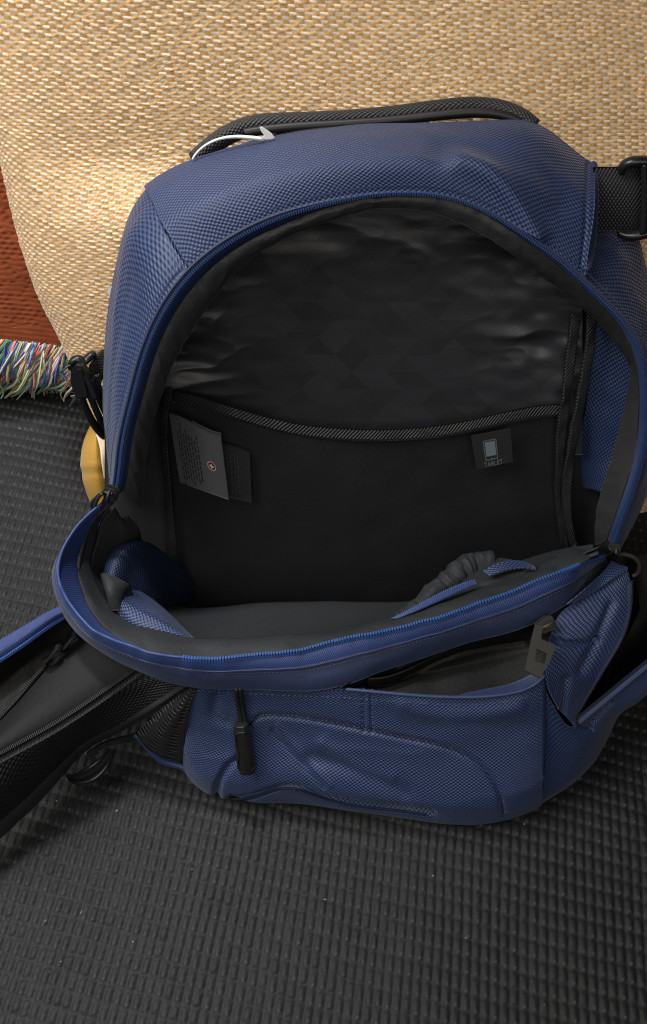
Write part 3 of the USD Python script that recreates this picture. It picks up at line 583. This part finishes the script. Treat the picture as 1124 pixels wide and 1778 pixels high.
ARC = [(432, 1262), (445, 1248), (480, 1243), (540, 1250), (620, 1265), (700, 1282), (780, 1300), (830, 1326), (860, 1362), (874, 1412)]
for ln, dp, wd in ((ARC, .003, 4), ([(631, 1200), (632, 1270)], .0015, 2.5), ([(645, 1200), (646, 1270)], .0015, 2.5), ([(482, 1260), (520, 1304), (574, 1364)], -.0012, 5), ([(474, 1270), (508, 1312), (562, 1368)], .0016, 5), ([(560, 1290), (620, 1330), (680, 1352)], -.002, 10),
                   ([(380, 1200), (372, 1240), (395, 1255)], .003, 10), ([(375, 1385), (390, 1340), (430, 1310)], .004, 6), ([(400, 1386), (450, 1380), (500, 1368), (560, 1384), (650, 1402), (750, 1414)], .006, 5), ([(540, 1320), (640, 1345), (700, 1380)], .003, 16), ([(700, 1225), (800, 1240), (900, 1225)], -.003, 16)):
    g = groove(g, ln, dp, wd)
sheet('front_panel', g, BLUE2, K, .002)
from scipy.interpolate import LinearNDInterpolator
gv = g[:104].reshape(-1, 3); fpos = LinearNDInterpolator(project(gv), gv); fnor = LinearNDInterpolator(project(gv), normals(g)[:104].reshape(-1, 3))
def on_front(line, off, n=80, smooth=True):
    l = np.array(line, float); l = resample(np.c_[l, np.zeros(len(l))], n, smooth)[:, :2]
    r = fpos(l) + fnor(l) * off
    return r[~np.isnan(r[:, 0])]
DKBLUE = plain('dark_seam_thread', (.006, .009, .025), .6, .3)
obj('seam_cord', tube(on_front(ARC, -.0007, 120), .0009, 7, 160), DKBLUE, K, True)
obj('seam_cord', tube(on_front([(402, 1387), (450, 1381), (500, 1369), (560, 1385), (650, 1403), (740, 1415)], -.0002, 80), .0012, 7, 100), DKBLUE, K, True)
obj('pocket_hem', tube(cG([(x, y, z + .0004) for x, y, z in FU[3:]], 0), .0014, 8, 90), BLUE2, K, True)
THREAD = plain('blue_thread', (.05, .075, .17), .5, .4)
up_ = (0, -.5, .87)
for ln in ([(628, 1202), (629, 1268)], [(648, 1202), (649, 1270)], [(345, 1198), (420, 1203), (500, 1207), (600, 1211), (700, 1219), (800, 1224), (870, 1220), (915, 1210)]):
    c = on_front(ln, .0006, 90); ln_ = np.linalg.norm(np.diff(c, axis=0), axis=1).sum(); obj('stitching', stitches(c, int(ln_ / .0042), wide=up_), THREAD, K, False, kind='stuff')
# pocket opening under the binding
OU = [(590, 1196, .126), (690, 1150, .130), (780, 1124, .134), (850, 1098, .138), (915, 1082, .142), (962, 1090, .142)]
OM = [(600, 1197, .116), (700, 1178, .110), (790, 1160, .108), (860, 1145, .110), (915, 1132, .116), (955, 1130, .128)]
OL = [(590, 1202, .112), (700, 1212, .110), (800, 1217, .110), (870, 1213, .112), (915, 1202, .116), (955, 1172, .126)]
g = loft([cG(c, 0) for c in (OU, OM, OL)], 120, 40); g = groove(g, [(640, 1190), (690, 1183), (760, 1150), (830, 1128), (910, 1115)], .004, 3); g = groove(g, [(690, 1160), (740, 1140), (780, 1135)], .003, 3)
g = wrinkle(g, .002, 20, 75); sheet('pocket_lining', g, DARKLIN, K, .001, label='dark lining inside the open front pocket')
for ln, z in (([(640, 1189), (690, 1181), (760, 1148), (830, 1126), (910, 1113)], .121), ([(688, 1158), (735, 1140), (785, 1132)], .126)):
    g = loft([cG([(x, y, z - .004) for x, y in ln], 0), cG([(x, y - 10, z + .004) for x, y in ln], 0)], 60, 5); sheet('pocket_welt', g, DARKLIN, K, .0012)
g = loft([cG([(800, 1206, .118), (850, 1195, .119), (895, 1184, .122), (930, 1164, .130)], 0), cG([(790, 1212, .121), (870, 1208, .123), (915, 1197, .1265), (948, 1172, .1325)], 0)], 50, 6); sheet('pocket_binding', g, BAND, K, .001)
# right corner
S1 = [(1005, 1040, .152), (962, 1085, .146), (950, 1130, .138), (947, 1175, .132), (972, 1232, .106), (1000, 1264, .090)]
Sm = [(1050, 1010, .160), (1020, 1085, .146), (1000, 1135, .134), (990, 1180, .122), (990, 1220, .106), (1000, 1256, .090)]
S2 = [(1090, 985, .166), (1097, 1040, .150), (1082, 1100, .134), (1052, 1155, .118), (1022, 1205, .102), (1000, 1248, .088)]
g = loft([cG(c, 0) for c in (S1, Sm, S2)], 120, 60)
g = wrinkle(g, .006, 18, 81, stretch=(1, 1.4)); g = groove(g, [(965, 1110), (1000, 1118), (1035, 1112)], .005, 5); g = groove(g, [(985, 1180), (980, 1220), (975, 1250)], .003, 6); g = groove(g, [(1062, 1050), (1040, 1105), (1010, 1165)], .003, 8)
sheet('side_pocket_panel', g, BLUE2, K, .0015)
g = loft([cG([(985, 1050, .158), (1030, 1012, .166), (1064, 966, zr - .004)], 0), cG([(1000, 1046, .154), (1050, 1015, .162), (1090, 985, .167)], 0)], 40, 10); sheet('side_pocket_panel', g, BLUE2, K, .0012)
# below the side pocket
R1 = [(944, 1178, .132), (970, 1235, .104), (1000, 1262, .088), (1040, 1225, .094), (1085, 1188, .100), (1150, 1135, .110)]
R2 = [(943, 1290, .083), (975, 1310, .07), (1012, 1305, .066), (1050, 1262, .072), (1090, 1225, .080), (1150, 1180, .09)]
R3 = [(940, 1396, .022), (975, 1376, .024), (1015, 1346, .028), (1045, 1310, .034), (1068, 1256, .045), (1150, 1195, .06)]
R4 = [(930, 1360, -.004), (960, 1345, -.004), (995, 1318, -.004), (1020, 1280, 0), (1045, 1240, .01), (1130, 1190, .02)]
g = loft([cG(c, 0) for c in (R1, R2, R3, R4)], 140, 70); g = wrinkle(g, .005, 18, 85); g = groove(g, [(948, 1185), (990, 1245), (1030, 1268)], .003, 4); g = groove(g, [(1025, 1260), (1045, 1240), (1062, 1220)], .004, 4)
sheet('side_panel', g, BLUE2, K, .0015, label='right lower side panel below the open pocket')
obj('seam_cord', tube(cG([(948, 1172, .1325), (945, 1230, .108), (945, 1290, .0845), (943, 1340, .062), (941, 1385, .032)], 0) - FW * .0005, .0012, 7, 60), DKBLUE, K, True)
# pocket zip edges
e1 = cG([(1097, 1010, .158), (1096, 1045, .150), (1084, 1100, .135), (1054, 1155, .119), (1024, 1205, .103), (1000, 1246, .089)], 0); e2 = cG([(1000, 1250, .089), (1040, 1217, .096), (1085, 1180, .103), (1150, 1127, .113)], 0)
for e, q in ((e1, (-10, 3)), (e2, (6, 9))):
    pe = project(e); g = loft([e + np.array([0, 0, .001]), np.array([G(x + q[0], y + q[1], z) for (x, y), z in zip(pe, e[:, 2] + .0005)])], 80, 5); sheet('zip_tape', g, BAND, K, .001, label='side pocket zip tape')
    obj('zip_teeth', teeth(e + np.array([0, 0, .001]), 70, (.0011, .0028, .002), wide=(0, .2, 1)), DKBLUE, K, False, kind='stuff')
g = loft([cG([(1070, 960, .14), (1085, 1050, .125), (1040, 1150, .095), (996, 1246, .078)], 0), cG([(1110, 960, .10), (1110, 1060, .08), (1070, 1150, .07), (1005, 1246, .07)], 0), cG([(1180, 960, .11), (1180, 1080, .10), (1110, 1165, .09), (1000, 1254, .080)], 0)], 60, 40)
g = wrinkle(g, .006, 18, 88); sheet('side_pocket_lining', g, DARKLIN, K, .001)
# closes the base and the far sides below
sheet('base_panel', loft([cG([(250, 1060), (600, 1060), (1060, 1060)], .006), cG([(300, 1180), (600, 1180), (1060, 1180)], .004), cG([(345, 1330), (600, 1375), (930, 1350)], .002)], 30, 20), BLUE2, K, .003)
g = loft([cG([(150, 900, .17), (106, 985, .155), (130, 1070, .14), (230, 1140, .128), (340, 1180, .118)], 0), cG([(200, 960, .08), (180, 1020, .07), (200, 1100, .06), (270, 1180, .055), (330, 1250, .05)], 0), cG([(225, 1000, 0), (215, 1060, 0), (225, 1130, 0), (280, 1230, 0), (330, 1310, 0)], 0)], 60, 30)
sheet('side_panel', g, BLUE2, K, .0015, label='left lower side panel behind the opened pocket wing')
g = loft([cG([(1064, 960, .185), (1092, 990, .16), (1110, 1060, .12)], 0), cG([(1020, 1000, .0), (1040, 1080, .0), (1060, 1160, .0)], 0)], 20, 10); sheet('side_lining', g, DARKLIN, K, .001)


# ---- perforated vent patch, left of the front
g = loft([cG([(342, 1184, .118), (288, 1226, .085), (236, 1274, .050)], 0), cG([(345, 1184, .121), (308, 1240, .088), (270, 1308, .036)], 0), cG([(348, 1184, .122), (327, 1245, .084), (320, 1322, .026)], 0)], 60, 40)
g = wrinkle(g, .002, 20, 91); sheet('vent_patch', g, PERF, K, .0015, uvs=(1, .62))
obj('seam_piping', tube(cG([(236, 1276, .046), (262, 1304, .030), (290, 1324, .018), (318, 1332, .014), (330, 1350, .012)], 0), .0028, 10, 50), BLUE2, K, True)

# ---- left wing: the side pocket thrown open
W0 = [(-70, 1152, .135), (0, 1110, .14), (50, 1081, .142), (95, 1056, .145), (130, 1048, .142)]
W1 = [(-70, 1196, .130), (0, 1146, .134), (50, 1112, .136), (92, 1082, .138), (130, 1062, .138)]
g = loft([cG(W0, 0), cG([((a[0] + b[0]) / 2, (a[1] + b[1]) / 2, (a[2] + b[2]) / 2 + .003) for a, b in zip(W0, W1)], 0), cG(W1, 0)], 100, 14); sheet('zip_tape', g, TAPE, K, .0012, label='zip tape of the opened side pocket')
obj('zip_teeth', teeth(cG(W1, 0), 62, (.0015, .0034, .0022), wide=(0, .25, 1)), TOOTH, K, False, kind='stuff')
W2 = [(-70, 1320, .094), (0, 1246, .098), (40, 1202, .102), (80, 1156, .106), (150, 1100, .115)]
W3 = [(-70, 1358, .098), (0, 1310, .100), (80, 1266, .102), (150, 1222, .104), (205, 1184, .106), (280, 1135, .110)]
W4 = [(-70, 1530, .010), (0, 1458, .012), (60, 1402, .012), (110, 1346, .016), (150, 1304, .025), (190, 1280, .035), (235, 1258, .05), (290, 1222, .08), (345, 1184, .117)]
W4u = [(-70, 1500, .03), (0, 1428, .034), (60, 1372, .036), (105, 1326, .04), (150, 1286, .046), (190, 1264, .055), (235, 1240, .066), (290, 1205, .09), (340, 1178, .119)]
g = loft([cG([(x, y, z - .002) for x, y, z in W1], 0), cG([(-70, 1250, .105), (0, 1190, .106), (45, 1150, .11), (90, 1118, .115), (145, 1075, .125)], 0), cG(W2, 0)], 120, 40); g = wrinkle(g, .006, 20, 95); sheet('wing_lining', g, DARKLIN, K, .001)
g = loft([cG(W2, 0) - np.array([0, 0, .001]), cG([(-70, 1342, .102), (0, 1285, .106), (60, 1238, .108), (120, 1190, .110), (210, 1120, .114)], 0), cG(W3, 0)], 120, 30); g = wrinkle(g, .004, 12, 96); sheet('wing_lining', g, WINGLIN, K, .001, label='smooth dark lining between two black zips')
for cc, num in ((cG(W2, 0), 60), (cG(W3, 0), 120)):
    cc = resample(cc, 100)[: (70 if num == 60 else 100)]
    obj('zip_teeth', teeth(cc + np.array([0, -.0005, .002]), num, (.0011, .0042, .0018), wide=(0, -.2, 1)), BLKTOOTH, K, False, kind='stuff', label='black zip teeth')
g = loft([cG(W3, 0) - np.array([0, 0, .0008]), cG([(x + 4, y + 14, z - .003) for x, y, z in W3], 0)], 100, 5); sheet('zip_tape', g, BLKTWILL, K, .001, label='black zip tape on the opened side pocket')
g = loft([cG([(x + 4, y + 12, z - .004) for x, y, z in W3], 0), cG([(-70, 1430, .075), (0, 1372, .076), (60, 1322, .078), (120, 1278, .08), (190, 1232, .084), (260, 1190, .095), (330, 1160, .115)], 0), cG(W4u, 0)], 200, 60); g = wrinkle(g, .004, 12, 97); sheet('wing_mesh', g, BLKMESH, K, .0015)
g = loft([cG(W4u, 0) + np.array([0, 0, .001]), cG([((a[0] + b[0]) / 2, (a[1] + b[1]) / 2, (a[2] + b[2]) / 2 + .004) for a, b in zip(W4u, W4)], 0), cG(W4, 0)], 160, 10); g = wrinkle(g, .003, 25, 98); sheet('wing_binding', g, FACING, K, .0015)
for xx, yy, ss in ((95, 1130, 1.0), (125, 1108, 1.3)):   # crumpled tape end
    c = cG([(xx - 18, yy + 14, .112), (xx - 6, yy + 8, .120), (xx + 4, yy - 4, .122), (xx + 14, yy - 2, .116)], 0); obj('crumpled_tape', tube(c, .0032 * ss, 10, 30, flat=.22), WINGLIN, K, True)
# strap adjuster on the cover below the wing
c = cG([(120, 1346, .012), (138, 1353, .016), (165, 1344, .020), (186, 1322, .024), (196, 1302, .026)], 0); ms = [tube(c, [.004, .0085, .010, .0085, .005], 14, 40, flat=.35, ref=(.35, -.6, .7))]
c = cG([(124, 1348, .020), (145, 1340, .027), (168, 1324, .031), (190, 1302, .030)], 0); ms.append(tube(c, [.0012, .0018, .0018, .0012], 10, 30))
obj('strap_adjuster', cat(ms), BLKPLASTIC, K, True)
g = loft([cG([(150, 1308, .034), (175, 1292, .038), (205, 1282, .04), (238, 1272, .046)], 0), cG([(160, 1328, .028), (180, 1300, .034), (206, 1294, .034), (238, 1288, .036)], 0)], 40, 6); sheet('adjuster_strap', g, BLKTWILL, K, .0018)

# ---- carry handle
hc = [(338, 277), (372, 249), (424, 222), (500, 212), (600, 206), (700, 198), (790, 188), (850, 187), (890, 196), (928, 220)]
c = cB(hc, [-.004, -.012, -.018, -.020, -.020, -.020, -.020, -.018, -.012, -.004])
m = tube(c, [.0062, .0072, .0075, .0068, .0062, .0065, .0072, .0075, .007, .006], 18, 220, ref=BU, flat=.9)
nk = 220; uvh = np.zeros((len(m.vertices), 2)); sl = np.linspace(0, np.linalg.norm(np.diff(resample(c, nk), axis=0), axis=1).sum(), nk)
uvh[:nk * 18, 0] = np.repeat(sl, 18); uvh[:nk * 18, 1] = np.tile(np.arange(18) * .0024, nk)
hd = obj('carry_handle', (m.vertices, m.faces), BLKWEAVE, K, True, uv=uvh)
c2 = cB([(x, y + 9) for x, y in hc[2:]], [-.012, -.013, -.013, -.012, -.010, -.008, -.006, -.002]); obj('handle_edge', tube(c2, .0034, 10, 160), BLKTWILL, hd, True)

# ---- strap and buckle at the right shoulder
g = loft([cB([(1030, 290), (1080, 289), (1124, 289), (1170, 289)], [.012, .014, .016, .012]), cB([(1030, 346), (1080, 346), (1124, 346), (1170, 346)], [.014, .017, .019, .014]), cB([(1030, 402), (1080, 402), (1124, 402), (1170, 402)], [.012, .014, .016, .012])], 40, 30)
sheet('shoulder_strap', g, BLKWEAVE, K, .002, swap=True)
def bar(pts, d, r, flat=.7): return tube(cB(pts, d), r, 14, 30, flat=flat)
ms = [bar([(1080, 297), (1088, 284), (1104, 280), (1150, 284)], [.018, .022, .024, .022], [.004, .0055, .0055, .005]),
      bar([(1076, 404), (1095, 409), (1115, 406), (1150, 400)], [.016, .020, .022, .02], [.004, .0055, .006, .005]),
      bar([(1119, 284), (1120, 345), (1117, 405)], .027, .0026, 1), bar([(1146, 284), (1147, 345), (1146, 405)], .02, .003, 1)]
obj('strap_buckle', cat(ms), BLKPLASTIC, K, True)
# ---- buckle on the left edge
g = loft([cB([(182, 606), (166, 622), (156, 640), (150, 662)], [-.03, -.012, -.004, .0]), cB([(190, 640), (178, 660), (170, 680), (166, 700)], [-.03, -.012, -.006, -.004])], 40, 8); sheet('side_strap', g, BLKWEAVE, K, .0025)
g = loft([cB([(160, 655), (172, 690), (182, 730)], [.0, -.006, -.02]), cB([(172, 650), (180, 690), (188, 730)], [.0, -.006, -.02])], 30, 6); sheet('side_strap', g, BLKWEAVE, K, .002)
blk = slab(np.array([B(x, y, .014) for x, y in ((122, 646), (130, 637), (142, 638), (149, 650), (157, 688), (151, 694), (134, 695), (127, 686), (121, 664))]), .012, BN, .0025)
ms = [blk, bar([(124, 640), (127, 628), (136, 623), (146, 626), (158, 617), (166, 622)], [.004, .0, .0, -.002, -.006, -.01], [.0035, .005, .0045, .005, .0045, .003]),
      bar([(141, 690), (152, 716), (166, 740), (180, 756)], [.006, .002, -.008, -.02], .0042, .8), bar([(150, 672), (162, 700), (174, 728), (184, 745)], [.008, .004, -.006, -.018], .0036, .8), bar([(158, 660), (170, 690), (182, 716)], [.002, -.002, -.012], .003, .8), bar([(146, 652), (156, 672), (164, 690)], .010, .003, .8)]
obj('side_buckle', cat(ms), BLKPLASTIC, K, 40)

# ---- zip sliders and pulls
def slider(name, at, ax, mat, s=1.0):
    ax = ax / np.linalg.norm(ax); n = np.array([0, -.5, .87]); n -= ax * (n @ ax); n /= np.linalg.norm(n); b = np.cross(n, ax)
    ms = []
    for z, w_ in ((0, 1.0), (.0052, .9)):
        pl = [(-.006, -.0045 * w_), (.004, -.006 * w_), (.0065, -.004 * w_), (.0065, .004 * w_), (.004, .006 * w_), (-.006, .0045 * w_)]
        ms.append(slab(np.array([at + (ax * x + b * y) * s + n * z * s for x, y in pl]), .0016 * s, n, .0004))
    ms.append(tube(np.array([at + (ax * -.005) * s + n * .0055 * s, at + ax * -.003 * s + n * .0085 * s, at + ax * .003 * s + n * .0085 * s, at + ax * .005 * s + n * .0055 * s]), .0012 * s, 8, 20))
    return obj(name, cat(ms), mat, K, 40)
a = B(194, 856, .104); s1 = slider('zip_slider', a, B(200, 820, .1) - B(192, 880, .1), GUN, 1.0)
c = cB([(196, 858), (180, 856), (166, 866), (160, 880), (165, 888), (176, 880), (190, 866)], [.110, .108, .104, .10, .10, .104, .108]); obj('pull_loop', tube(c, .0016, 8, 60), GUN, s1, True)
c = cB([(178, 856), (168, 870), (165, 884)], [.112, .108, .104]); obj('pull_loop', tube(c, .0022, 8, 30, flat=.6), GUN, s1, True)
a = B(1066, 955, .106); s2 = slider('zip_slider', a, B(1062, 970, .1) - B(1080, 925, .1), METAL, .9)
c = cB([(1068, 962), (1090, 964), (1106, 972), (1111, 984), (1104, 998), (1094, 1001), (1086, 992), (1076, 972), (1068, 964)], .104); obj('pull_loop', tube(c, .0019, 8, 70), METAL, s2, True)
# front pocket slider with square pull
a = G(945, 1086, .150); s3 = slider('zip_slider', a, G(975, 1070, .15) - G(930, 1095, .15), METAL, 1.1)
from shapely.geometry import Polygon as SP
def plate(outline, hole, z, th):
    o = np.array([G(x, y, zz) for x, y, zz in outline]); hq = np.array([G(x, y, zz) for x, y, zz in hole])
    ctr_ = o.mean(0); n = np.cross(o[1] - o[0], o[-1] - o[0]); n /= np.linalg.norm(n); n = n if n @ (C - ctr_) > 0 else -n
    x = o[1] - o[0]; x /= np.linalg.norm(x); y = np.cross(n, x); f2 = lambda p: np.stack([(p - ctr_) @ x, (p - ctr_) @ y], 1)
    pol = SP(f2(o)).buffer(.0008).difference(SP(f2(hq)))
    m = trimesh.creation.extrude_polygon(pol, th, engine='earcut'); v = m.vertices; m.vertices = ctr_ + v[:, :1] * x + v[:, 1:2] * y + v[:, 2:] * n; return m
obj('square_pull', plate([(p_[0], p_[1], .1545 - (p_[1] - 1088) * .00006) for p_ in ((924, 1110), (930, 1088), (940, 1090), (937, 1112), (963, 1124), (952, 1150), (936, 1176), (912, 1164), (918, 1138))],
                         [(x_, y_, .1545 - (y_ - 1088) * .00006) for x_, y_ in ((931, 1128), (949, 1136), (945, 1155), (928, 1149))], 0, .0022), METAL, s3, False)
# rubber pull on a cord, hanging over the front
o3 = np.array([0, -.5, .5])
c1 = on_front([(411, 1188), (415, 1215), (421, 1250)], .0035, 20); obj('pull_cord', tube(c1, .0021, 10, 40), BLKTWILL, K, True)
c1b = c1 + np.array([.003, 0, .0005]); obj('pull_cord', tube(c1b, .0017, 10, 40), BLKTWILL, K, True)
ct = on_front([(421, 1246), (426, 1285), (433, 1330)], .0075, 30, False); ct = np.linspace(ct[0], ct[-1], 30) + 0
rp = tube(ct, [.0052, .0066, .0069, .0071, .0074, .0076, .0076, .0064], 16, 60, flat=.8, ref=(1, 0, 0), smooth=False); pr_ = obj('rubber_pull', rp, RUBBER, K, True)
# raised rim on the pull
n_ = np.array([0, -.45, .9]); n_ -= (ct[-1] - ct[0]) * (n_ @ (ct[-1] - ct[0])) / ((ct[-1] - ct[0]) @ (ct[-1] - ct[0])); n_ /= np.linalg.norm(n_)
side = np.cross(ct[-1] - ct[0], n_); side /= np.linalg.norm(side); ax_ = ct[-1] - ct[0]
rim = [ct[0] + ax_ * a_ + side * s_ + n_ * .0047 for a_, s_ in ((.12, -.003), (.1, 0), (.12, .003), (.5, .0044), (.9, .0048), (.94, 0), (.9, -.0048), (.5, -.0044), (.12, -.003))]
obj('pull_rim', tube(np.array(rim), .0005, 8, 80), RUBBER, pr_, True)

m = slab(np.array([B(x, y, -.010) for x, y in ((185, 507), (192, 497), (215, 497), (215, 528), (194, 517))]), .0006, BN, .0001)
pt = stage.GetPrimAtPath(obj('paper_tag', m, WHITE, None, False)); pt.SetCustomDataByKey('label', 'corner of a small white card peeping out behind the left side of the backpack'); pt.SetCustomDataByKey('category', 'card')
# ------------------------------------------------------------------ white plastic tag fastener on the handle
c = cB([(335, 276), (344, 263), (362, 249), (385, 240), (412, 237), (440, 239), (458, 241)], [.006, .006, .006, .008, .010, .012, .012])
ms = [tube(c, [.0013, .0013, .0014, .0016, .0018, .0020, .0022], 8, 80, flat=.7)]
ms.append(slab(np.array([B(x, y, .0145) for x, y in ((449, 241), (459, 235), (453, 227), (451, 221), (455, 220), (464, 226), (472, 232), (477, 239), (474, 242), (462, 243))]), .0022, BN, .0006))
obj_p = obj('tag_fastener', cat(ms), WHITE, None, 40)
tp_ = stage.GetPrimAtPath(obj_p); tp_.SetCustomDataByKey('label', 'white plastic tag loop with a hooked tip over the black handle'); tp_.SetCustomDataByKey('category', 'tag')
